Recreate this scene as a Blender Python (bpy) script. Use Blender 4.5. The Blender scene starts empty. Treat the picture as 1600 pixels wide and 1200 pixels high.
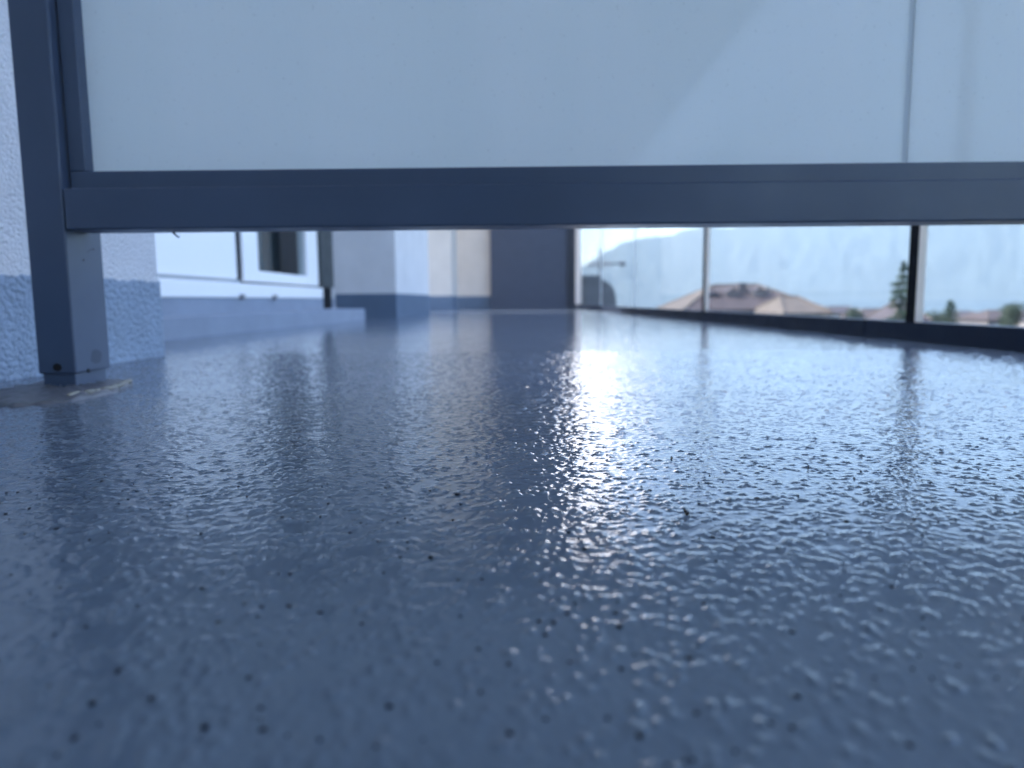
import bpy, bmesh, math, random
import numpy as np
from mathutils import Matrix, Vector
R_ = math.radians
random.seed(7); rng = np.random.default_rng(11)
S = bpy.context.scene
C = S.collection

# ------------------------------------------------------------------ camera
F = 1120.0
cam = bpy.data.cameras.new('camera'); camo = bpy.data.objects.new('camera', cam); C.objects.link(camo)
cam.sensor_width = 36; cam.lens = 36 * F / 1600; cam.clip_start = .01; cam.clip_end = 60000
pitch = math.atan((600 - 468.1) / F); yaw = math.atan(15 / F); roll = R_(.47)
camo.matrix_world = Matrix.Translation((0, 0, .117)) @ (Matrix.Rotation(yaw, 4, 'Z') @ Matrix.Rotation(math.pi / 2 - pitch, 4, 'X') @ Matrix.Rotation(-roll, 4, 'Z'))
cam.dof.use_dof = True; cam.dof.focus_distance = .52; cam.dof.aperture_fstop = 5.6; cam.dof.aperture_blades = 0
S.camera = camo

# ------------------------------------------------------------------ sky, sun, exposure
SUN_AZ, SUN_EL = R_(-70), R_(42)       # azimuth to the right of +Y
CLOUD_W = 27.2; CLOUD = (19, 18.2, 17.6); COOL = (1.03, .985, .985)
w = bpy.data.worlds.new('World'); S.world = w; w.use_nodes = True
nt = w.node_tree; bg = nt.nodes['Background']
sky = nt.nodes.new('ShaderNodeTexSky'); sky.sky_type = 'NISHITA'; sky.sun_disc = False
sky.sun_elevation = SUN_EL; sky.sun_rotation = SUN_AZ; sky.altitude = 400; sky.air_density = 1.0; sky.dust_density = 2.0; sky.ozone_density = 2.5
tc = nt.nodes.new('ShaderNodeTexCoord'); mp = nt.nodes.new('ShaderNodeMapping'); mp.inputs['Scale'].default_value = (1, 1, 1.7)
cn = nt.nodes.new('ShaderNodeTexNoise'); cn.noise_dimensions = '4D'; cn.inputs['W'].default_value = CLOUD_W; cn.inputs['Scale'].default_value = 3.2; cn.inputs['Detail'].default_value = 7; cn.inputs['Roughness'].default_value = .55
cr = nt.nodes.new('ShaderNodeValToRGB'); e_ = cr.color_ramp.elements; e_[0].position = .585; e_[0].color = (0, 0, 0, 1); e_[1].position = .67; e_[1].color = (1, 1, 1, 1)
cm = nt.nodes.new('ShaderNodeMix'); cm.data_type = 'RGBA'; cm.inputs[7].default_value = (*CLOUD, 1)                       # sunlit cumulus, noise offset picked so one mirrors as the floor glint
wb = nt.nodes.new('ShaderNodeMix'); wb.data_type = 'RGBA'; wb.blend_type = 'MULTIPLY'; wb.inputs[0].default_value = 1; wb.inputs[7].default_value = (*COOL, 1)   # the photograph's cool white balance
L = nt.links.new
L(tc.outputs['Generated'], mp.inputs[0]); L(mp.outputs[0], cn.inputs['Vector']); L(cn.outputs['Fac'], cr.inputs[0]); L(cr.outputs[0], cm.inputs[0])
L(sky.outputs[0], cm.inputs[6]); L(cm.outputs[2], wb.inputs[6]); L(wb.outputs[2], bg.inputs[0]); bg.inputs[1].default_value = .15
sl = bpy.data.lights.new('sun', 'SUN'); sl.energy = 2.2; sl.angle = R_(0.53); sl.color = (1, .96, .90)
so = bpy.data.objects.new('sun', sl); C.objects.link(so)
sd = Vector((math.sin(SUN_AZ) * math.cos(SUN_EL), math.cos(SUN_AZ) * math.cos(SUN_EL), math.sin(SUN_EL)))
so.rotation_euler = sd.to_track_quat('Z', 'Y').to_euler(); so.location = (3, 20, 10)
S.view_settings.view_transform = 'Standard'; S.view_settings.look = 'None'; S.view_settings.gamma = 1
S.view_settings.use_curve_mapping = False
S.view_settings.exposure = 2.54
S.cycles.volume_bounces = 3; S.cycles.max_bounces = 12; S.cycles.transparent_max_bounces = 24
S.cycles.sample_clamp_indirect = 12

# ------------------------------------------------------------------ materials
def mat(name, base=(.5, .5, .5), rough=.5, metal=0, spec=.5, coat=0):
    m = bpy.data.materials.new(name); m.use_nodes = True
    b = m.node_tree.nodes['Principled BSDF']
    b.inputs['Base Color'].default_value = (*base, 1); b.inputs['Roughness'].default_value = rough
    b.inputs['Metallic'].default_value = metal; b.inputs['Specular IOR Level'].default_value = spec
    b.inputs['Coat Weight'].default_value = coat
    return m
class NT:
    def __init__(s, m): s.t = m.node_tree; s.b = s.t.nodes.get('Principled BSDF'); s.co = s.t.nodes.new('ShaderNodeTexCoord')
    def n(s, typ, **kw):
        x = s.t.nodes.new(typ)
        for k, v in kw.items():
            if k.startswith('i_'):
                key = k[2:]; key = int(key) if key.isdigit() else key
                x.inputs[key].default_value = v
            else: setattr(x, k, v)
        return x
    def l(s, a, b): s.t.links.new(a, b)
    def noise(s, scale, detail=3, rough=.5, vec=None):
        x = s.n('ShaderNodeTexNoise'); x.inputs['Scale'].default_value = scale; x.inputs['Detail'].default_value = detail
        x.inputs['Roughness'].default_value = rough
        s.l(vec if vec is not None else s.co.outputs['Object'], x.inputs['Vector']); return x.outputs['Fac']
    def mapping(s, scale):
        x = s.n('ShaderNodeMapping'); x.inputs['Scale'].default_value = scale
        s.l(s.co.outputs['Object'], x.inputs['Vector']); return x.outputs[0]
    def ramp(s, fac, stops):
        x = s.n('ShaderNodeValToRGB'); e = x.color_ramp.elements
        while len(e) < len(stops): e.new(.5)
        for k, (p, c) in enumerate(stops):
            e[k].position = p; e[k].color = (*c, 1) if len(c) == 3 else c
        s.l(fac, x.inputs[0]); return x.outputs[0]
    def bump(s, fac, dist, strength=1):
        x = s.n('ShaderNodeBump'); x.inputs['Strength'].default_value = strength; x.inputs['Distance'].default_value = dist
        s.l(fac, x.inputs['Height'])
        if s.b.inputs['Normal'].links: s.l(s.b.inputs['Normal'].links[0].from_socket, x.inputs['Normal'])
        s.l(x.outputs[0], s.b.inputs['Normal'])
    def maprange(s, fac, a, b, c, d):
        x = s.n('ShaderNodeMapRange'); 
        for k, v in zip((1, 2, 3, 4), (a, b, c, d)): x.inputs[k].default_value = v
        s.l(fac, x.inputs[0]); return x.outputs[0]
def g(v): return (v, v, v)
def tint(c, k): return tuple(x * k for x in c)
def painted(name, base, rough, var=.07, bump=0, scale=9):
    m = mat(name, base, rough); t = NT(m)
    f = t.noise(scale, 6, .6)
    t.l(t.ramp(f, [(.3, tint(base, 1 - var)), (.7, tint(base, 1 + var))]), t.b.inputs['Base Color'])
    t.l(t.maprange(t.noise(scale * 2.3, 4), .3, .7, rough - .06, rough + .08), t.b.inputs['Roughness'])
    if bump: t.bump(t.noise(900, 2), bump, .3)
    return m
M = {}
M['frame'] = painted('grey_powder_coat', (.046, .067, .115), .36)
M['frame'].node_tree.nodes['Principled BSDF'].inputs['Specular IOR Level'].default_value = .55
M['stain'] = painted('rubbed_coat', (.032, .045, .075), .5)
M['kerb'] = painted('anthracite_aluminium', (.011, .018, .035), .5)
M['kerb'].node_tree.nodes['Principled BSDF'].inputs['Specular IOR Level'].default_value = .18
M['part'] = painted('charcoal_panel', (.05, .06, .09), .5)
M['partpost'] = painted('charcoal_post', (.02, .024, .035), .5)
M['white'] = mat('white_pvc', (.89, .88, .87), .35)
M['gasket'] = mat('black_rubber', (.004, .005, .008), .7, spec=.15)
M['darkhole'] = mat('black_hole', (.004, .004, .005), .8)
M['steel'] = painted('dull_steel', (.25, .25, .26), .4)
M['jamb'] = painted('grey_green_jamb', (.035, .045, .048), .5)

def stucco(name, base, dist, scale, var=.07):
    m = mat(name, base, .85, spec=.3); t = NT(m)
    f = t.noise(scale, 4, .6); v = t.n('ShaderNodeTexVoronoi'); v.inputs['Scale'].default_value = scale * .9
    t.l(t.co.outputs['Object'], v.inputs['Vector'])
    a = t.n('ShaderNodeMath', operation='SUBTRACT'); t.l(f, a.inputs[0])
    q = t.n('ShaderNodeMath', operation='MULTIPLY'); t.l(v.outputs['Distance'], q.inputs[0]); q.inputs[1].default_value = .45
    t.l(q.outputs[0], a.inputs[1])
    t.bump(a.outputs[0], dist, 1.0)
    t.l(t.ramp(t.noise(5, 7, .65), [(.3, tint(base, 1 - var)), (.7, tint(base, 1 + var))]), t.b.inputs['Base Color'])
    return m
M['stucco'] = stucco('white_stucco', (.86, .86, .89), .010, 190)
M['plinth'] = stucco('blue_grey_plinth', (.36, .45, .58), .016, 120, .12)
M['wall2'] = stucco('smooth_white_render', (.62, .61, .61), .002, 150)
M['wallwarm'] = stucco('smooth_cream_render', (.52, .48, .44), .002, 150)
M['plinth2'] = stucco('dark_grey_plinth', (.10, .14, .20), .002, 150)
M['step'] = stucco('painted_step', (.25, .29, .36), .003, 160, .1)
M['ceil'] = stucco('soffit_render', (.25, .25, .26), .002, 150)

# coated balcony floor
FB = (.128, .154, .192)
m = M['floor'] = mat('glossy_floor_coating', FB, .12, spec=.33); t = NT(m)
t.l(t.ramp(t.noise(3.5, 8, .62), [(.28, tint(FB, .86)), (.72, tint(FB, 1.12))]), t.b.inputs['Base Color'])
t.l(t.maprange(t.noise(14, 6, .6), .35, .7, .04, .15), t.b.inputs['Roughness'])
t.bump(t.noise(420, 2), .0004, .25)
t.bump(t.maprange(t.noise(170, 1), .52, .8, 0, 1), .0006, .22)
M['chipdark'] = mat('black_flake', (.006, .009, .017), .5, spec=.3)
M['chiplight'] = mat('pale_flake', (.3, .33, .38), .3)
M['twig'] = mat('dry_plant_bit', (.03, .018, .009), .8)

# frosted (laminated, translucent) glass: lets daylight through diffusely, smooth reflecting face
m = M['frost'] = bpy.data.materials.new('frosted_glass'); m.use_nodes = True; t = NT(m); nd = t.t.nodes
out = nd['Material Output']; nd.remove(t.b)
tr = t.n('ShaderNodeBsdfTranslucent'); df = t.n('ShaderNodeBsdfDiffuse'); gl = t.n('ShaderNodeBsdfGlossy')
dirt = t.noise(6, 8, .62, t.mapping((1, 1, .12)))
sp = t.noise(260, 2)
c1 = t.ramp(dirt, [(.3, (.91, .945, .935)), (.7, (.955, .975, .965))])
spc = t.ramp(sp, [(.25, (.88, .88, .88)), (.32, (1, 1, 1))])
mx0 = t.n('ShaderNodeMix', data_type='RGBA', blend_type='MULTIPLY'); mx0.inputs[0].default_value = 1
t.l(c1, mx0.inputs[6]); t.l(spc, mx0.inputs[7])
t.l(mx0.outputs[2], tr.inputs[0]); t.l(mx0.outputs[2], df.inputs[0])
gl.inputs['Roughness'].default_value = .06
m1 = t.n('ShaderNodeMixShader'); m1.inputs[0].default_value = .18; t.l(tr.outputs[0], m1.inputs[1]); t.l(df.outputs[0], m1.inputs[2])
fr = t.n('ShaderNodeFresnel'); fr.inputs[0].default_value = 1.39
m2 = t.n('ShaderNodeMixShader'); t.l(fr.outputs[0], m2.inputs[0]); t.l(m1.outputs[0], m2.inputs[1]); t.l(gl.outputs[0], m2.inputs[2])
t.l(m2.outputs[0], out.inputs[0])

m = M['frostseam'] = bpy.data.materials.new('milky_joint_seal'); m.use_nodes = True; t = NT(m); nd = t.t.nodes; out = nd['Material Output']; nd.remove(t.b)
tr = t.n('ShaderNodeBsdfTranslucent'); tr.inputs[0].default_value = (.80, .83, .85, 1); df = t.n('ShaderNodeBsdfDiffuse'); df.inputs[0].default_value = (.80, .83, .85, 1)
m1 = t.n('ShaderNodeMixShader'); m1.inputs[0].default_value = .3; t.l(tr.outputs[0], m1.inputs[1]); t.l(df.outputs[0], m1.inputs[2]); t.l(m1.outputs[0], out.inputs[0])

def clear_glass(name, tintc, streak):
    m = bpy.data.materials.new(name); m.use_nodes = True; t = NT(m); nd = t.t.nodes; out = nd['Material Output']; nd.remove(t.b)
    tp = t.n('ShaderNodeBsdfTransparent'); tp.inputs[0].default_value = (*tintc, 1)
    gl = t.n('ShaderNodeBsdfGlossy'); gl.inputs['Roughness'].default_value = .02
    df = t.n('ShaderNodeBsdfTranslucent'); df.inputs[0].default_value = (.7, .72, .75, 1)
    fr = t.n('ShaderNodeFresnel'); fr.inputs[0].default_value = 1.3
    s = t.noise(11, 5, .65, t.mapping((1, 1, .07)))
    f = t.maprange(s, .45, .75, 0, streak)
    a = t.n('ShaderNodeMixShader'); t.l(f, a.inputs[0]); t.l(tp.outputs[0], a.inputs[1]); t.l(df.outputs[0], a.inputs[2])
    ge = t.n('ShaderNodeNewGeometry'); mm = t.n('ShaderNodeMath', operation='MULTIPLY'); iv = t.n('ShaderNodeMath', operation='SUBTRACT'); iv.inputs[0].default_value = 1
    t.l(ge.outputs['Backfacing'], iv.inputs[1]); t.l(iv.outputs[0], mm.inputs[0]); t.l(fr.outputs[0], mm.inputs[1])   # only the outer skin mirrors
    b = t.n('ShaderNodeMixShader'); t.l(mm.outputs[0], b.inputs[0]); t.l(a.outputs[0], b.inputs[1]); t.l(gl.outputs[0], b.inputs[2])
    t.l(b.outputs[0], out.inputs[0]); return m
M['clear'] = clear_glass('clear_balustrade_glass', (.97, .985, .985), .025)
M['doorglass'] = clear_glass('door_glass', (.8, .85, .86), .03)
m = M['edgestrip'] = bpy.data.materials.new('sunlit_glass_edge'); m.use_nodes = True; t = NT(m); nd = t.t.nodes; out = nd['Material Output']; nd.remove(t.b)
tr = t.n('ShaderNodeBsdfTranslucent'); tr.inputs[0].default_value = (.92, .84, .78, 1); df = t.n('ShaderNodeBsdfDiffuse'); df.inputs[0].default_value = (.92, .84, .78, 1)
m1 = t.n('ShaderNodeMixShader'); t.l(tr.outputs[0], m1.inputs[1]); t.l(df.outputs[0], m1.inputs[2]); t.l(m1.outputs[0], out.inputs[0])  # pale warm tint paints the sunlight on the front edge of the posts
M['seam2'] = mat('milky_joint', (.62, .66, .70), .5)
M['seam2'].node_tree.nodes['Principled BSDF'].inputs['Transmission Weight'].default_value = .6
M['seam'] = mat('grey_silicone', (.36, .38, .40), .4)
M['sealant'] = painted('old_sealant', (.085, .09, .105), .4, .25, .0006, 40)
M['bead'] = painted('yellowed_sealant', (.2, .19, .16), .6, .4, .0006, 60)
M['tape'] = mat('clear_tape', (.6, .62, .66), .2)

def simple(name, base, rough=.8, var=.2, scale=3):
    m = mat(name, base, rough, spec=.3); t = NT(m)
    t.l(t.ramp(t.noise(scale, 6, .6), [(.3, tint(base, 1 - var)), (.7, tint(base, 1 + var))]), t.b.inputs['Base Color']); return m
M['ground'] = simple('meadow_ground', (.07, .09, .045), .9, .35, .02)
M['lake'] = mat('lake_water', (.02, .045, .07), .12)
t = NT(M['lake']); t.bump(t.noise(.02, 5), 4, .4)
M['rock'] = simple('wooded_mountain', (.05, .065, .06), .9, .22, .004)
M['rooftile'] = simple('brown_roof_tiles', (.052, .040, .042), .85, .25, 1.2)
M['roofhip'] = simple('sunlit_beige_tiles', (.088, .072, .062), .85, .2, 1.2)  # lighter beige paints sunlight on the hip planes and the right-hand roof
M['roofgrey'] = simple('mauve_roof_tiles', (.052, .045, .054), .85, .25, 1.2)
M['housewall'] = simple('house_render', (.2, .18, .18), .85, .1, .6)
M['pane'] = mat('dark_window_pane', (.03, .035, .04), .1)
M['bark'] = simple('bark', (.06, .045, .035), .9)
M['needle'] = simple('conifer_needles', (.035, .06, .035), .7, .35, 2)
M['leaf'] = simple('broad_leaves', (.042, .06, .036), .6, .35, 2)
M['greystone'] = simple('grey_slate_cladding', (.10, .105, .12), .8, .2, 2)
M['antenna'] = mat('antenna_metal', (.08, .08, .09), .5)
M['curtain'] = simple('grey_curtain', (.11, .14, .165), .9, .1, 3)
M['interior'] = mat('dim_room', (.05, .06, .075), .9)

# ------------------------------------------------------------------ builders
class MB:
    def __init__(s): s.bm = bmesh.new()
    def box(s, a, b, bev=0, seg=2):
        a, b = Vector(a), Vector(b)
        r = bmesh.ops.create_cube(s.bm, size=1, matrix=Matrix.Translation((a + b) / 2) @ Matrix.Diagonal((*(b - a), 1)))
        if bev:
            es = list({e for v in r['verts'] for e in v.link_edges})
            bmesh.ops.bevel(s.bm, geom=es, offset=bev, segments=seg, affect='EDGES', profile=.5)
        return s
    def tube(s, p, q, r0, r1=None, n=10, caps=True):
        p, q = Vector(p), Vector(q); r1 = r0 if r1 is None else r1; d = q - p
        mt = Matrix.Translation((p + q) / 2) @ d.to_track_quat('Z', 'Y').to_matrix().to_4x4()
        bmesh.ops.create_cone(s.bm, cap_ends=caps, segments=n, radius1=r0, radius2=max(r1, 1e-5), depth=d.length, matrix=mt); return s
    def ball(s, c, r, sc=(1, 1, 1), sub=2):
        bmesh.ops.create_icosphere(s.bm, subdivisions=sub, radius=r, matrix=Matrix.Translation(c) @ Matrix.Diagonal((*sc, 1))); return s
    def poly(s, vs, fs):
        v = [s.bm.verts.new(x) for x in vs]
        for f in fs: s.bm.faces.new([v[i] for i in f])
        return s
    def build(s, name, m, parent=None, smooth=False):
        bmesh.ops.recalc_face_normals(s.bm, faces=s.bm.faces)
        me = bpy.data.meshes.new(name); s.bm.to_mesh(me); s.bm.free()
        me.materials.append(m)
        if smooth: me.shade_smooth()
        o = bpy.data.objects.new(name, me); C.objects.link(o)
        if parent is not None:
            o.parent = parent; o.matrix_parent_inverse = PW[parent.name].inverted() if parent.name in PW else Matrix()
        return o
PW = {}
def tag(o, label, cat, group=None):
    o['label'] = label; o['category'] = cat
    if group: o['group'] = group
    return o
def thing(name, label, cat, loc=(0, 0, 0), group=None):
    o = bpy.data.objects.new(name, None); C.objects.link(o); o.location = loc; o.empty_display_size = .1
    PW[o.name] = Matrix.Translation(loc)
    return tag(o, label, cat, group)
def struct(o, kind='structure'): o['kind'] = kind; return o
def bx(name, a, b, m, parent, bev=0, smooth=False):
    return MB().box(a, b, bev).build(name, m, parent, smooth)
def frombuf(name, co, faces, m, smooth=True):
    me = bpy.data.meshes.new(name); co = np.asarray(co, np.float32); faces = np.asarray(faces, np.int32)
    k = faces.shape[1]
    me.vertices.add(len(co)); me.vertices.foreach_set('co', co.ravel())
    me.loops.add(faces.size); me.loops.foreach_set('vertex_index', faces.ravel())
    me.polygons.add(len(faces)); me.polygons.foreach_set('loop_start', np.arange(0, faces.size, k, dtype=np.int32))
    me.update(calc_edges=True); me.validate(); me.materials.append(m)
    if smooth: me.shade_smooth()
    o = bpy.data.objects.new(name, me); C.objects.link(o); return o
def gridfaces(ny, nx):
    i = np.arange(ny * nx).reshape(ny, nx)
    return np.stack([i[:-1, :-1], i[:-1, 1:], i[1:, 1:], i[1:, :-1]], -1).reshape(-1, 4)

# ------------------------------------------------------------------ terrain, lake, mountain
LZ = -22.0
def ground_z(x, y):
    d = np.clip((y + .25 * x - 10) / 500, 0, 1)
    return -9 - (abs(LZ) - 9 + 1.5) * d - np.clip((y - 520) / 400, 0, 1) * 6
xs = np.concatenate([np.linspace(-6900, -300, 18), np.linspace(-260, 260, 40), np.linspace(300, 6900, 18)])
ys = np.concatenate([np.linspace(-6900, -200, 14), np.linspace(-150, 900, 60), np.linspace(1000, 6900, 14)])
X, Y = np.meshgrid(xs, ys); Z = ground_z(X, Y)
struct(frombuf('ground', np.stack([X, Y, Z], -1).reshape(-1, 3), gridfaces(len(ys), len(xs)), M['ground']))
struct(MB().poly([(-6800, 380, LZ), (6800, 380, LZ), (6800, 5600, LZ), (-6800, 5600, LZ)], [(0, 1, 2, 3)]).build('lake', M['lake']))

def fftnoise(n, lo, hi, r):
    f = np.fft.fft2(r.standard_normal((n, n))); k = np.fft.fftfreq(n); q = np.hypot(*np.meshgrid(k, k))
    a = np.exp(-((np.log(np.maximum(q, 1e-6)) - np.log(np.sqrt(lo * hi))) / np.log(hi / lo)) ** 2 * 2); a[0, 0] = 0
    z = np.real(np.fft.ifft2(f * a)); return z / z.std()
def sample(tile, u, v):
    n = tile.shape[0]; u = u % n; v = v % n
    i = np.floor(u).astype(int); j = np.floor(v).astype(int); a = u - i; b = v - j; i %= n; j %= n; i1 = (i + 1) % n; j1 = (j + 1) % n
    return tile[j, i] * (1 - a) * (1 - b) + tile[j, i1] * a * (1 - b) + tile[j1, i] * (1 - a) * b + tile[j1, i1] * a * b
mt = fftnoise(512, .006, .05, rng); mt2 = fftnoise(512, .02, .15, rng)
az = np.linspace(R_(-50), R_(62), 420); rr = np.linspace(0, 1, 46)
AZ, T = np.meshgrid(az, rr)
pts = [(-52, .02), (-20, .03), (2, .034), (5.2, .052), (6.9, .071), (8.7, .083), (11.4, .088), (14.5, .099), (21, .100), (23, .109), (28, .118), (40, .115), (62, .09)]
sk = np.interp(np.degrees(az), [p[0] for p in pts], [p[1] for p in pts])
sk = sk + .0016 * sample(mt, np.degrees(az) * 9, np.zeros_like(az)) * (sk > .04)
dist = 5000 + 1800 * T
Hh = sk * 5900 * np.where(T < .485, (T / .485) ** 1.15, np.clip(1 - (T - .485) / .5, 0, 1))
Hh += 13 * sample(mt, np.degrees(AZ) * 14, T * 160) * np.sin(np.pi * np.clip(T / .485, 0, 1)) + 4 * sample(mt2, np.degrees(AZ) * 14, T * 160) * np.sin(np.pi * np.clip(T / .485, 0, 1))
Zm = LZ - 4 + np.maximum(Hh, 0) + 3
struct(frombuf('mountain', np.stack([dist * np.sin(AZ), dist * np.cos(AZ), Zm], -1).reshape(-1, 3), gridfaces(46, 420), M['rock']))
bxh = MB().box((-7000, -7000, -42), (7000, 7000, float(Zm.max()) + 8))
hz = bxh.build('haze', M['white']); hz.data.materials.clear()
m = bpy.data.materials.new('pale_air'); m.use_nodes = True; nd = m.node_tree.nodes; nd.remove(nd['Principled BSDF'])
vol = nd.new('ShaderNodeVolumePrincipled'); vol.inputs['Color'].default_value = (.385, .49, .575, 1); vol.inputs['Density'].default_value = 1.6e-4
vol.inputs['Anisotropy'].default_value = .3
m.node_tree.links.new(vol.outputs[0], nd['Material Output'].inputs['Volume']); hz.data.materials.append(m); struct(hz, 'stuff')

# ------------------------------------------------------------------ balcony floor (real relief near the camera)
def seg(a, b, s): return np.arange(a, b, s)
fy = np.concatenate([seg(-12, .09, .15), seg(.09, .9, .0015), seg(.9, 1.6, .0026), seg(1.6, 3.2, .006), seg(3.2, 11.01, .06)])
fu = np.concatenate([np.linspace(0, .5, 46)[:-1], np.linspace(.5, 1.5, 640)[:-1], np.linspace(1.5, 2, 46)])
Ycl = np.clip(fy, .1, 1.15)[:, None]; hw = np.minimum(.10 + .64 * Ycl, .80)       # the relief mesh fans out with distance
U = fu[None, :]
X = np.where(U < .5, -1.7 + (U / .5) * (1.7 - hw), np.where(U > 1.5, hw + (U - 1.5) / .5 * (1.14 - hw), (U - 1) * 2 * hw))
Y = np.repeat(fy[:, None], len(fu), 1)
N = 1024                                              # tile of 1024 samples; 1 sample = 0.6 mm
mmv = 1000 / .6 * 1.18
n1 = fftnoise(N, .6 / 11, .6 / 4.5, rng)
dots = np.zeros((N, N)); gi = np.arange(-8, 9)         # separate little blisters in the coating
for _ in range(5200):
    x_, y_ = rng.integers(0, N, 2); sx, sy = rng.uniform(1.7, 3.0, 2); hh = rng.uniform(.12, 1.0)
    P, Q = np.meshgrid(gi, gi); r_ = np.exp(-.5 * ((P / sx) ** 2 + (Q / sy) ** 2)) * hh
    I, J = np.ix_((y_ + gi) % N, (x_ + gi) % N); dots[I, J] = np.maximum(dots[I, J], r_)
n2 = fftnoise(N, .6 / 60, .6 / 20, rng); n3 = fftnoise(N, .6 / 220, .6 / 90, rng)
b2 = sample(n2, X * mmv * .93 + 77, Y * mmv * .93); c2 = sample(n3, X * mmv + 13, Y * mmv * 1.03)
def relief(X, Y):
    ca, sa = math.cos(.47), math.sin(.47)
    a = .75 * sample(n1, X * mmv, Y * mmv) + .66 * sample(n1, (ca * X - sa * Y) * mmv + 311, (sa * X + ca * Y) * mmv)
    return a
a = relief(X, Y)
ca, sa = math.cos(.83), math.sin(.83)
mound = np.maximum(sample(dots, X * mmv, Y * mmv), .9 * sample(dots, (ca * X - sa * Y) * mmv * 1.07 + 411, (sa * X + ca * Y) * mmv * 1.07)) * np.clip(1 + .35 * b2, .35, 1.6)
fade = np.interp(Y, [0, .7, 1.2, 2.0, 2.7, 3.2], [1, 1.05, 1.25, .95, .35, 0]) * (Y > .06)
Zf = fade * (.00102 * mound + .000015 * b2 + .00002 * c2 + .000012 * a)
fl = struct(frombuf('balcony_floor', np.stack([X, Y, Zf], -1).reshape(-1, 3), gridfaces(len(fy), len(fu)), M['floor']))
struct(bx('floor_slab', (-1.75, -12, -.26), (1.16, 11, -.012), M['ceil'], None))
X_floor = X.copy()
def floor_z(x, y):
    j = min(np.searchsorted(fy, y), len(fy) - 1); i = min(np.searchsorted(X_floor[j], x), len(fu) - 1); return float(Zf[j, i])
struct(bx('ceiling', (-1.75, -12, 2.5), (2.0, .55, 2.7), M['ceil'], None))

# ------------------------------------------------------------------ left building walls
w1 = thing('stucco_wall', 'rough white stucco wall with blue grey plinth right behind the screen post', 'wall', (-1, 1.5, 0))
ny = 240; yy = [-12 + 12.9 * k / 60 for k in range(60)] + [.9 + .66 * k / ny for k in range(ny + 1)]
zz = [.1615 + .0016 * math.sin(y * 61) + .0012 * math.sin(y * 173 + 1) + random.uniform(-.0011, .0011) for y in yy]
pv, pf = [], []
for y, z in zip(yy, zz): pv += [(-1.7, y, -.02), (-1.7, y, z), (-.7835, y, z), (-.7825, y, z - .0015), (-.7825, y, -.02)]
for k in range(len(yy) - 1):
    for q in range(5): pf.append((5 * k + q, 5 * k + (q + 1) % 5, 5 * k + 5 + (q + 1) % 5, 5 * k + 5 + q))
pf += [(0, 1, 2, 3, 4), tuple(5 * (len(yy) - 1) + q for q in range(5))]
MB().poly(pv, pf).build('plinth', M['plinth'], w1)
bx('render', (-1.74, -12, .150), (-.785, 1.558, 5.6), M['stucco'], w1, .003)

rw = thing('recess_wall', 'wall round the white sliding door, with a pale blue grey base', 'wall', (-1.4, 3, 0))
bx('plinth', (-1.7, 1.57, -.02), (-1.195, 4.62, .134), M['step'], rw)
bx('lintel', (-1.7, 1.57, 2.25), (-1.195, 4.845, 5.6), M['wall2'], rw)
bx('wall_end', (-1.7, 4.63, -.02), (-1.25, 4.845, 2.25), M['wall2'], rw)

# step, front edge running slightly askew
st = MB()
A = [(-1.195, 1.57), (-1.145, 1.57), (-.96, 4.42), (-1.195, 4.62)]
st.poly([(x, y, -.01) for x, y in A] + [(x, y, .069) for x, y in A], [(0, 1, 2, 3), (4, 5, 6, 7), (0, 1, 5, 4), (1, 2, 6, 5), (2, 3, 7, 6), (3, 0, 4, 7)])
bmesh.ops.bevel(st.bm, geom=st.bm.edges[:], offset=.004, segments=2, affect='EDGES')
tag(st.build('door_step', M['step']), 'low blue grey step running in front of the white sliding door', 'step')

d = thing('sliding_door', 'white framed sliding balcony door with one white panel and one dark pane', 'door', (-1.25, 3, .135))
dx = -1.2
bx('threshold', (-1.33, 1.58, .1342), (dx + .012, 4.33, .196), M['white'], d, .004)
pnl = bx('door_panel', (-1.245, 1.60, .212), (dx - .012, 3.085, 2.2), M['white'], d, .004); pnl['label'] = 'plain white opaque door leaf'
bx('track', (-1.25, 1.60, .1965), (dx - .020, 3.14, .2115), M['seam'], d)
bx('gasket', (-1.25, 3.088, .2117), (dx - .016, 3.135, 2.2), M['gasket'], d)
sash = MB().box((-1.26, 3.137, .206), (dx - .004, 3.325, 2.2), .005)
sash.build('sash_stile', M['white'], d)
bx('sash_stile', (-1.26, 4.085, .206), (dx - .004, 4.30, 2.2), M['white'], d, .005)
bx('sash_rail', (-1.258, 3.326, .206), (dx - .006, 4.084, .258), M['white'], d, .005)
bx('gasket', (-1.25, 3.14, .1965), (dx - .014, 4.30, .2055), M['gasket'], d)
bx('pane', (-1.238, 3.327, .259), (-1.226, 4.083, 2.19), M['doorglass'], d)
bx('curtain', (-1.40, 3.32, .21), (-1.37, 3.66, 2.2), M['curtain'], d)
bx('curtain', (-1.46, 3.98, .21), (-1.43, 4.3, 2.2), M['curtain'], d)
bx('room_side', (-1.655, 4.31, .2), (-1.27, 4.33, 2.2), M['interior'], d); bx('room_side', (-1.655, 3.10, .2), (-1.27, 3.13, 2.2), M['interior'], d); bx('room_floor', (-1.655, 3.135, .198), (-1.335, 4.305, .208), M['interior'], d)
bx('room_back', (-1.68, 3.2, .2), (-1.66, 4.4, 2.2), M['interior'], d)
bx('door_jamb', (-1.3, 4.335, .201), (dx + .004, 4.62, 2.2), M['jamb'], d, .004)
ft = bx('rubber_foot', (-1.29, 4.35, .0695), (dx + .010, 4.53, .20), M['gasket'], d, .006)
for y in (3.044, 3.451):
    MB().tube((dx + .010, y, .138), (dx + .030, y, .138), .012).build('drain_cap', M['steel'], d)

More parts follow.
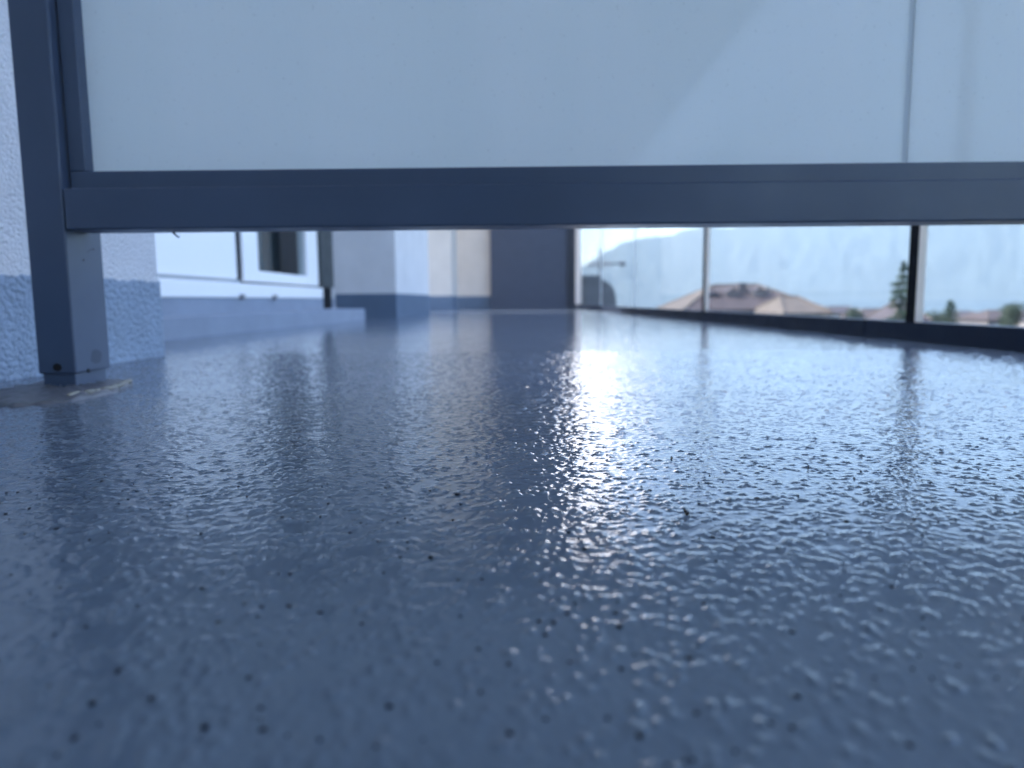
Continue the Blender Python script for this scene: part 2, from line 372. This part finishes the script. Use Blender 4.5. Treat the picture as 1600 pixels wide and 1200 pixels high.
def wall_piece(name, label, a, b, top, base, cat='wall'):
    t_ = thing(name, label, cat, ((a[0] + b[0]) / 2, (a[1] + b[1]) / 2, 0))
    bx('plinth', (a[0], a[1], -.02), (b[0] + .002, b[1], .164), base, t_)
    bx('render', (a[0], a[1] + .002, .164), (b[0], b[1], 5.6), top, t_); return t_
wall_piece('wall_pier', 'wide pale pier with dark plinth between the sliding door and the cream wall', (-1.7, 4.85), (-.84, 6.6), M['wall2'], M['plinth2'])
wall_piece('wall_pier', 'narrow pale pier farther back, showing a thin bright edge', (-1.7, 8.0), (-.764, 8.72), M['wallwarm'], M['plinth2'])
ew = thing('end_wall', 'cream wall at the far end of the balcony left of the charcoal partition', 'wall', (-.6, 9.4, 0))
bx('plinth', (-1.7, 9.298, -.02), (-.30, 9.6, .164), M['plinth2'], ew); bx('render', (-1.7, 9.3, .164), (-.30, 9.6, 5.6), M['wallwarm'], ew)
rp = thing('rear_light_blocker', 'added unseen dark panel behind the viewpoint that darkens what the screen frame mirrors', 'partition', (0, -12.1, 0))
bx('panel', (-1.75, -12.16, -.005), (2.0, -12.02, 2.498), M['part'], rp, .004)  # unseen, added so the screen frame mirrors a dark surface
pt = thing('partition', 'dark charcoal partition closing the far end of the balcony', 'partition', (.1, 9.2, 0))
bx('panel', (-.385, 9.20, -.005), (.585, 9.24, 5.6), M['part'], pt, .004)
bx('post', (.5855, 9.19, -.005), (.72, 9.24, 5.6), M['partpost'], pt, .004)

# ------------------------------------------------------------------ privacy screen
ps = thing('privacy_screen', 'grey metal privacy screen with milky glass panes raised above the glossy floor', 'screen', (-.61, .955, 0))
def screen_post(x0, x1, label=None):
    p = bx('post', (x0, .93, .0245), (x1, 1.01, 1.9), M['frame'], ps, .0025, False)
    ft_ = bx('foot', (x0 + .003, .934, .001), (x1 - .004, 1.004, .030), M['frame'], p, .0015)
    return p
p1 = screen_post(-.6352, -.5848)
MB().tube((-.609, .9285, .0335), (-.609, .9305, .0335), .0052, n=16).build('drain_hole', M['darkhole'], p1)
MB().tube((-.5850, .956, .0265), (-.5836, .956, .0265), .0028, n=10).build('screw', M['darkhole'], p1)
st_ = MB()
pl = [(-.58455, .976 + .013 * math.cos(k * .5236) * (1 + .2 * math.sin(k * 2)), .044 + .010 * math.sin(k * .5236)) for k in range(12)]
st_.poly(pl, [tuple(range(12))]).build('stain', M['stain'], p1)
for (y, z, r) in ((.988, .190, .0022), (.964, .174, .0024), (.975, .186, .0013), (.981, .1885, .0016)):
    MB().poly([(-.5845, y + r * math.cos(k), z + r * .6 * math.sin(k + .3)) for k in (0, 1.1, 2, 3.1, 4, 5.2)], [tuple(range(6))]).build('chip', M['darkhole'], p1)
screen_post(.955, 1.005)
bx('bottom_rail', (-.5828, .9285, .2108), (.953, .985, .2625), M['frame'], ps, .0022)
bx('top_rail', (-.5828, .9285, 1.84), (.953, .985, 1.9), M['frame'], ps, .0022)
bx('glazing_bead', (-.5815, .944, .2629), (.9525, .9632, .2860), M['frame'], ps, .0012)
bx('glazing_stile', (-.5815, .944, .2864), (-.5608, .9632, 1.838), M['frame'], ps, .0012)
bx('glazing_stile', (.932, .944, .2864), (.9525, .9632, 1.838), M['frame'], ps, .0012)
bx('glass_pane', (-.575, .964, .272), (.4955, .973, 1.838), M['frost'], ps, .0008)
bx('glass_pane', (.5015, .964, .272), (.945, .973, 1.838), M['frost'], ps, .0008)
bx('seam', (.4958, .9650, .272), (.5012, .972, 1.838), M['frostseam'], ps)

# sealant lump round the foot
ol = [(-.603, .808), (-.575, .800), (-.545, .822), (-.528, .865), (-.53, .92), (-.545, .965), (-.562, 1.02), (-.585, 1.045), (-.63, 1.04), (-.69, 1.03), (-.712, .985), (-.69, .93), (-.665, .885), (-.632, .84)]
sm = MB(); cx, cy = -.612, .945; rings = []
n_ol = len(ol) * 4
def olp(u):
    i = int(u) % len(ol); f_ = u - int(u); p, q = ol[i], ol[(i + 1) % len(ol)]
    f_ = f_ * f_ * (3 - 2 * f_) * .5 + f_ * .5; return p[0] + (q[0] - p[0]) * f_, p[1] + (q[1] - p[1]) * f_
for s_, z_ in ((1.0, -.001), (.985, .0020), (.93, .0042), (.80, .0055), (.62, .0064), (.42, .0080), (.2, .0090)):
    row = []
    for k in range(n_ol):
        px_, py_ = olp(k / 4); j_ = 1 + .04 * math.sin(k * .9) + .025 * math.sin(k * 2.1) + .02 * math.sin(k * 5.3)
        row.append(sm.bm.verts.new((cx + (px_ - cx) * s_ * j_, cy + (py_ - cy) * s_ * j_, z_ + (.0017 * math.sin(k * 1.7 + s_ * 9) + random.uniform(-.0009, .0014) if z_ > 0 else 0))))
    rings.append(row)
for ra, rb in zip(rings, rings[1:]):
    for k in range(n_ol): sm.bm.faces.new([ra[k], ra[(k + 1) % n_ol], rb[(k + 1) % n_ol], rb[k]])
sm.bm.faces.new(rings[-1])
sp_ = tag(sm.build('sealant_patch', M['sealant'], None, True), 'uneven grey lump of sealant on the floor round the post foot', 'sealant')

bd = MB(); pth = [(-.556, .868), (-.548, .895), (-.545, .925), (-.549, .955), (-.556, .985), (-.566, 1.01), (-.573, 1.03)]
for k_, (p_, q_) in enumerate(zip(pth, pth[1:])):
    for u_ in (0, .33, .66):
        bd.ball((p_[0] + (q_[0] - p_[0]) * u_ + random.uniform(-.002, .002), p_[1] + (q_[1] - p_[1]) * u_, .0035 + random.uniform(0, .0015)), random.uniform(.0035, .0055), (1.2, 2.2, .75), 2)
bo = bd.build('bead', M['bead'], sp_, True); bo['label'] = 'yellowed lumpy sealant edge'; bo['kind'] = 'stuff'
tp = MB(); tp.tube((-.466, .972, .2105), (-.458, .970, .2035), .0016, .0012, 6); tp.tube((-.458, .970, .2035), (-.455, .969, .2045), .0012, .0004, 6)
tag(tp.build('tape_scrap', M['tape']), 'tiny pale scrap hanging from the underside of the screen rail', 'scrap')

# ------------------------------------------------------------------ glass balustrade on the right
def rx(y): return 1.10 - .0435 * y
ang = math.atan(.0435)
br = thing('glass_balustrade', 'frameless glass balustrade in a dark floor channel with a view of the lake', 'balustrade', (rx(3), 3, 0))
def rbox(name, y0, y1, o0, o1, z0, z1, m_, parent, bev=0):
    vs = []
    for z in (z0, z1):
        for (y, o) in ((y0, o0), (y0, o1), (y1, o1), (y1, o0)): vs.append((rx(y) + o, y, z))
    q = MB().poly(vs, [(0, 1, 2, 3), (4, 5, 6, 7), (0, 1, 5, 4), (1, 2, 6, 5), (2, 3, 7, 6), (3, 0, 4, 7)])
    if bev: bmesh.ops.bevel(q.bm, geom=q.bm.edges[:], offset=bev, segments=2, affect='EDGES')
    return q.build(name, m_, parent)
cuts = [-12, .3, 2.122, 9.0]
for y0, y1 in zip(cuts, cuts[1:]): rbox('floor_channel', y0 + .0015, y1 - .0015, 0, .055, -.006, .050, M['kerb'], br, .002)
posts = [.05, 1.875, 3.70, 5.52, 7.18]
for y in posts[3:]: rbox('joint', y + .028, y + .0365, .0085, .0175, .0502, 1.05, M['seam2'], br)
for y in posts[:3]:
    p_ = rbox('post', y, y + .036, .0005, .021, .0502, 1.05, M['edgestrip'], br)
    rbox('gasket', y - .0002, y + .0365, -.003, .0003, .0502, 1.05, M['gasket'], p_)
ends = [-12] + posts + [8.98]
for y0, y1 in zip(ends, ends[1:]): rbox('glass_pane', y0 + .0375, y1 - .0015, .008, .018, .0502, 1.05, M['clear'], br)
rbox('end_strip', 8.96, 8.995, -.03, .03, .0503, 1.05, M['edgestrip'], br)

# ------------------------------------------------------------------ flakes and crumbs on the floor
def flakes(name, n, m_, rmin, rmax, zoff, y0=.13, y1=1.5):
    vs, fs = [], []
    for _ in range(n):
        y = y0 + (y1 - y0) * random.random() ** 1.25; x = random.uniform(-.86, .86) * min(1, y + .12)
        r = rmin + (rmax - rmin) * random.random() ** 1.8 * (1 if random.random() < .85 else 1.4); k0 = len(vs); a0 = random.random() * 6
        z = floor_z(x, y)
        tl = random.uniform(.0002, .0006)
        ring = [(x + r * random.uniform(.65, 1.1) * math.cos(a0 + k * 1.047), y + r * random.uniform(.65, 1.1) * math.sin(a0 + k * 1.047)) for k in range(6)]
        vs += [(px_, py_, z - .0004) for px_, py_ in ring] + [(x + (px_ - x) * .8, y + (py_ - y) * .8, z + zoff + tl * .4) for px_, py_ in ring]
        fs += [(k0 + k, k0 + (k + 1) % 6, k0 + 6 + (k + 1) % 6, k0 + 6 + k) for k in range(6)]
        fs += [(k0 + 6, k0 + 7, k0 + 8, k0 + 9), (k0 + 6, k0 + 9, k0 + 10, k0 + 11)]
    return struct(frombuf(name, vs, fs, m_, False), 'stuff')
flakes('dark_flakes', 430, M['chipdark'], .0005, .0016, .0004, .11, .48)
flakes('pale_flakes', 70, M['chiplight'], .0005, .0009, .0001)
def crumb(x, y, label, pts, r):
    q = MB()
    for (p, s_) in pts: q.tube((x + p[0], y + p[1], p[2]), (x + s_[0], y + s_[1], s_[2]), r, r * .6, 6)
    tag(q.build('crumb', M['twig']), label, 'crumb', 'plant crumbs lying on the floor')
crumb(.089, .378, 'largest dark plant crumb, upright, right of the bright glint on the floor', [((0, 0, 0), (-.0006, .001, .0022)), ((-.0006, .001, .0022), (-.0016, 0, .0040)), ((.0002, 0, .0008), (.0010, .0006, .0020))], .0009)
crumb(.109, .515, 'small dark upright crumb just behind the largest crumb', [((0, 0, 0), (.0002, .0, .0024)), ((.0, 0, .0008), (.0012, 0, .0012))], .0007)
crumb(.196, .484, 'thin bent stalk crumb standing at right on the bright wet looking floor', [((0, 0, 0), (.0003, 0, .0022)), ((.0003, 0, .0022), (-.0005, 0, .0034))], .0004)
crumb(.136, .409, 'flat dark crumb between the largest crumb and the bent stalk', [((0, 0, .0005), (.0022, .001, .0008)), ((.0, .0006, .0005), (.0008, -.0008, .0012))], .0008)

# ------------------------------------------------------------------ beyond the balcony
def at(px, dist): return (px - 814) / F * dist
def zpx(py, dist): return .117 + (464 - py) / F * dist
def house(name, label, x0, x1, y, dep, z_eave, z_ridge, roofm, hipm=None, hip=.3, over=.5, wins=4):
    cx_ = (x0 + x1) / 2; gz = float(ground_z(np.array(cx_), np.array(y))) - .5
    h_ = thing(name, label, 'house', (cx_, y, gz), 'neighbouring houses below the balcony')
    bx('wall', (x0 + over, y + over, gz), (x1 - over, y + dep - over, z_eave - .02), M['housewall'], h_)
    hp = hip * (x1 - x0); ym = y + dep / 2
    E = [(x0, y, z_eave), (x1, y, z_eave), (x1, y + dep, z_eave), (x0, y + dep, z_eave), (x0 + hp, ym, z_ridge), (x1 - hp, ym, z_ridge)]
    th = .18
    E2 = [(a_, b_, c_ - th) for a_, b_, c_ in E[:4]]
    rf = MB().poly(E + E2, [(0, 1, 5, 4), (2, 3, 4, 5), (3, 0, 4), (0, 1, 7, 6), (1, 2, 8, 7), (2, 3, 9, 8), (3, 0, 6, 9), (6, 7, 8, 9), (1, 2, 5)]).build('roof', roofm, h_)
    if hipm:
        rf.data.materials.append(hipm)
        for p_ in rf.data.polygons:
            if len(p_.vertices) == 3: p_.material_index = 1
    rc = MB()
    for a_, b_ in ((4, 5), (0, 4), (1, 5), (2, 5), (3, 4)): rc.tube(E[a_], E[b_], .09, None, 6)
    rc.build('ridge_tiles', M['roofhip'], rf)
    n = wins
    for k in range(n):
        wx = x0 + over + (x1 - x0 - 2 * over) * (k + .5) / n
        f_ = bx('window', (wx - .6, y + over - .06, z_eave - 2.1), (wx + .6, y + over + .02, z_eave - .7), M['white'], h_)
        bx('pane', (wx - .5, y + over - .075, z_eave - 2.0), (wx + .5, y + over - .062, z_eave - .8), M['pane'], f_)
    return h_, rf
D0 = 55
h1, r1 = house('brown_house', 'nearest house with a broad brown hipped tile roof in the middle of the glass view', at(1052, D0), at(1262, D0), D0 - 3, 10, zpx(481, D0), zpx(444, D0 + 2), M['rooftile'], M['roofhip'], .34, .5, 5)
bx('chimney', (at(1152, D0), D0 + .3, zpx(460, D0)), (at(1164, D0), D0 + 1.1, zpx(441, D0)), M['roofgrey'], r1)
bx('chimney', (at(1193, D0), D0 + .3, zpx(460, D0)), (at(1199, D0), D0 + .8, zpx(447, D0)), M['housewall'], r1)
for k_, (xa_, xb_, yt_, yb_) in enumerate(((1098, 1118, 456, 470), (1128, 1150, 452, 468), (1170, 1190, 451, 467))):
    y_ = D0 - 1.2 + .8
    dm = bx('dormer', (at(xa_, D0), y_, zpx(yb_ + 8, D0)), (at(xb_, D0), y_ + 3, zpx(yt_ + 4, D0)), M['housewall'], r1)
    za, zb_, xm_ = zpx(yt_ + 4, D0) + .005, zpx(yt_ - 3, D0), (at(xa_, D0) + at(xb_, D0)) / 2
    MB().poly([(at(xa_, D0) - .15, y_ - .2, za), (at(xb_, D0) + .15, y_ - .2, za), (xm_, y_ - .2, zb_), (at(xa_, D0) - .15, y_ + 3, za), (at(xb_, D0) + .15, y_ + 3, za), (xm_, y_ + 3, zb_)], [(0, 1, 2), (3, 5, 4), (0, 2, 5, 3), (1, 4, 5, 2), (0, 3, 4, 1)]).build('dormer_roof', M['roofgrey'], r1)
specs = [(1205, 1275, 48, 463, 492, 'beige', 'house with a roof painted sunlit beige joining the right end of the broad brown roof'),
         (1275, 1345, 130, 479, 488, 'roofgrey', 'small mauve roofed house left of the tall conifer, behind the broad brown roof'),
         (1330, 1400, 105, 483, 494, 'rooftile', 'low brown roofed house at the foot of the tall conifer'),
         (1385, 1432, 70, 473, 500, 'roofgrey', 'mauve roofed house just left of the thick balustrade post, in front of the conifer'),
         (1480, 1530, 120, 488, 497, 'roofgrey', 'small mauve roofed house right of the short conifer'),
         (1520, 1600, 100, 487, 500, 'rooftile', 'brown roofed house left of the round green bush'),
         (1590, 1680, 90, 484, 500, 'roofgrey', 'house at the right edge of the view, beyond the round green bush')]
for k, (xa, xb, dd, yr, ye, mm_, lb) in enumerate(specs):
    house('house', lb, at(xa, dd), at(xb, dd), dd - 2, 7, zpx(ye - (0 if k else 5), dd), zpx(yr, dd), M['roofhip'] if mm_ == 'beige' else M[mm_], None, .3, .4, 2)
# grey neighbouring roof block with a television antenna
DG = 36
gz = float(ground_z(np.array(4.), np.array(36.))) - .5
gh = thing('grey_house', 'dark grey rounded roof block of the neighbour close to the partition', 'house', (at(935, DG), DG, gz), 'neighbouring houses below the balcony')
xa, xb = at(880, DG), at(960, DG)
bx('wall', (xa - 2, DG, gz), (xb - .05, DG + 5, zpx(480, DG)), M['housewall'], gh)
prof = [(xa - 2.1, zpx(481, DG)), (xa - 2.1, zpx(428, DG)), (at(936, DG), zpx(428, DG)), (at(938, DG), zpx(434, DG)), (at(948, DG), zpx(439, DG)), (at(956, DG), zpx(448, DG)), (at(960, DG), zpx(462, DG)), (at(961, DG), zpx(481, DG))]
np_ = len(prof)
MB().poly([(x, DG - .3, z) for x, z in prof] + [(x, DG + 5.2, z) for x, z in prof], [tuple(range(np_)), tuple(range(np_, 2 * np_))] + [(k, (k + 1) % np_, np_ + (k + 1) % np_, np_ + k) for k in range(np_)]).build('roof', M['greystone'], gh)
ta = thing('tv_antenna', 'thin antenna with a crossbar and a small dish above the dark grey roof block', 'antenna', (at(937, DG), DG + .5, zpx(430, DG)))
MB().tube((at(937, DG), DG + .5, zpx(432, DG)), (at(937, DG), DG + .5, zpx(384, DG)), .035).build('mast', M['antenna'], ta)
MB().tube((at(918, DG), DG + .5, zpx(411, DG)), (at(974, DG), DG + .5, zpx(409, DG)), .045).build('crossbar', M['antenna'], ta)
for q in (922, 930, 944, 952): MB().tube((at(q, DG), DG + .2, zpx(415, DG)), (at(q, DG), DG + .8, zpx(405, DG)), .03).build('element', M['antenna'], ta)
MB().ball((at(973, DG), DG + .5, zpx(410, DG)), .14, (1, .6, 1)).build('dish', M['antenna'], ta)

def cards(n, fpos, size, m_, name, parent, flat=.5):
    vs, fs = [], []
    for _ in range(n):
        p = Vector(fpos()); s_ = size * random.uniform(.5, 1.3)
        a_ = Vector((random.gauss(0, 1), random.gauss(0, 1), random.gauss(0, flat))).normalized(); b_ = a_.cross(Vector((random.gauss(0, 1), random.gauss(0, 1), random.gauss(0, 1)))).normalized()
        k0 = len(vs); vs += [p - a_ * s_, p + b_ * s_ * .45, p + a_ * s_, p - b_ * s_ * .45]; fs.append((k0, k0 + 1, k0 + 2, k0 + 3))
    o = frombuf(name, [tuple(v) for v in vs], fs, m_, False); o.parent = parent; o.matrix_parent_inverse = PW[parent.name].inverted(); return o
def conifer(label, px, dist, ytop, halfpx, ybase, n):
    x = at(px, dist); gz = float(ground_z(np.array(x), np.array(dist))) - .3; top = zpx(ytop, dist); wz = halfpx / F * dist; zb = zpx(ybase, dist)
    t_ = thing('conifer', label, 'tree', (x, dist, gz), 'conifers among the houses'); H = top - gz
    MB().tube((x, dist, gz), (x, dist, top - .1), .22, .02, 8).build('trunk', M['bark'], t_)
    tiers = [(zb - 3 + (top - zb + 3) * (k / 13)) for k in range(13)]
    br_ = []
    for k, zt in enumerate(tiers):
        rr_ = wz * min(1.25, (top - zt) / (top - zb)) ** .75
        for q in range(9):
            a_ = random.random() * 6.283; br_.append((zt + random.uniform(-.1, .1), a_, rr_ * random.uniform(.55, 1.15)))
    lm = MB()
    for zt, a_, rr_ in br_[::2]: lm.tube((x, dist, zt), (x + rr_ * .9 * math.cos(a_), dist + rr_ * .9 * math.sin(a_), zt - rr_ * .25), .04, .01, 5)
    struct(lm.build('limbs', M['bark'], t_), 'stuff')
    def f_():
        zt, a_, rr_ = random.choice(br_); u = random.random() ** .7
        if random.random() < .04: return (x + random.gauss(0, .05), dist + random.gauss(0, .05), top - random.random() * .5)
        return (x + rr_ * u * math.cos(a_) + random.gauss(0, .07), dist + rr_ * u * math.sin(a_) + random.gauss(0, .07), zt - rr_ * u * .28 + random.gauss(0, .06))
    cards(n, f_, .14, M['needle'], 'crown', t_)
conifer('tall dark conifer left of the thick balustrade post', 1401, 58, 411, 27, 492, 9000)
conifer('short conifer just right of the thick balustrade post', 1476, 62, 470, 16, 500, 2200)
def bush(label, px, dist, ytop, halfpx, n):
    x = at(px, dist); gz = float(ground_z(np.array(x), np.array(dist))) - .3; top = zpx(ytop, dist); r = halfpx / F * dist
    t_ = thing('leafy_tree', label, 'tree', (x, dist, gz), 'leafy trees among the houses')
    MB().tube((x, dist, gz), (x, dist, top - r), .2, .06, 8).build('trunk', M['bark'], t_)
    lobes = [(x + random.uniform(-.7, .7) * r, dist + random.uniform(-.6, .6) * r, top - r * random.uniform(.45, 1.6), r * random.uniform(.3, .55)) for _ in range(16)] + [(x, dist, top - r * .45, r * .45)]
    lm = MB()
    for l_ in lobes: lm.tube((x, dist, top - 2 * r), l_[:3], .06, .02, 5)
    struct(lm.build('limbs', M['bark'], t_), 'stuff')
    def f_():
        l_ = random.choice(lobes); v = Vector((random.gauss(0, 1), random.gauss(0, 1), random.gauss(0, 1))).normalized() * l_[3] * random.random() ** .4
        return (l_[0] + v.x, l_[1] + v.y, l_[2] + v.z)
    cards(n, f_, .13, M['leaf'], 'crown', t_, 1)
bush('round green leafy tree near the right edge of the view', 1573, 70, 474, 24, 2600)
bush('low grey green tree beside the short conifer, between two small roofs', 1452, 75, 484, 22, 2000)
bush('small leafy tree between the broad brown roof and the tall conifer', 1330, 85, 480, 14, 1600)
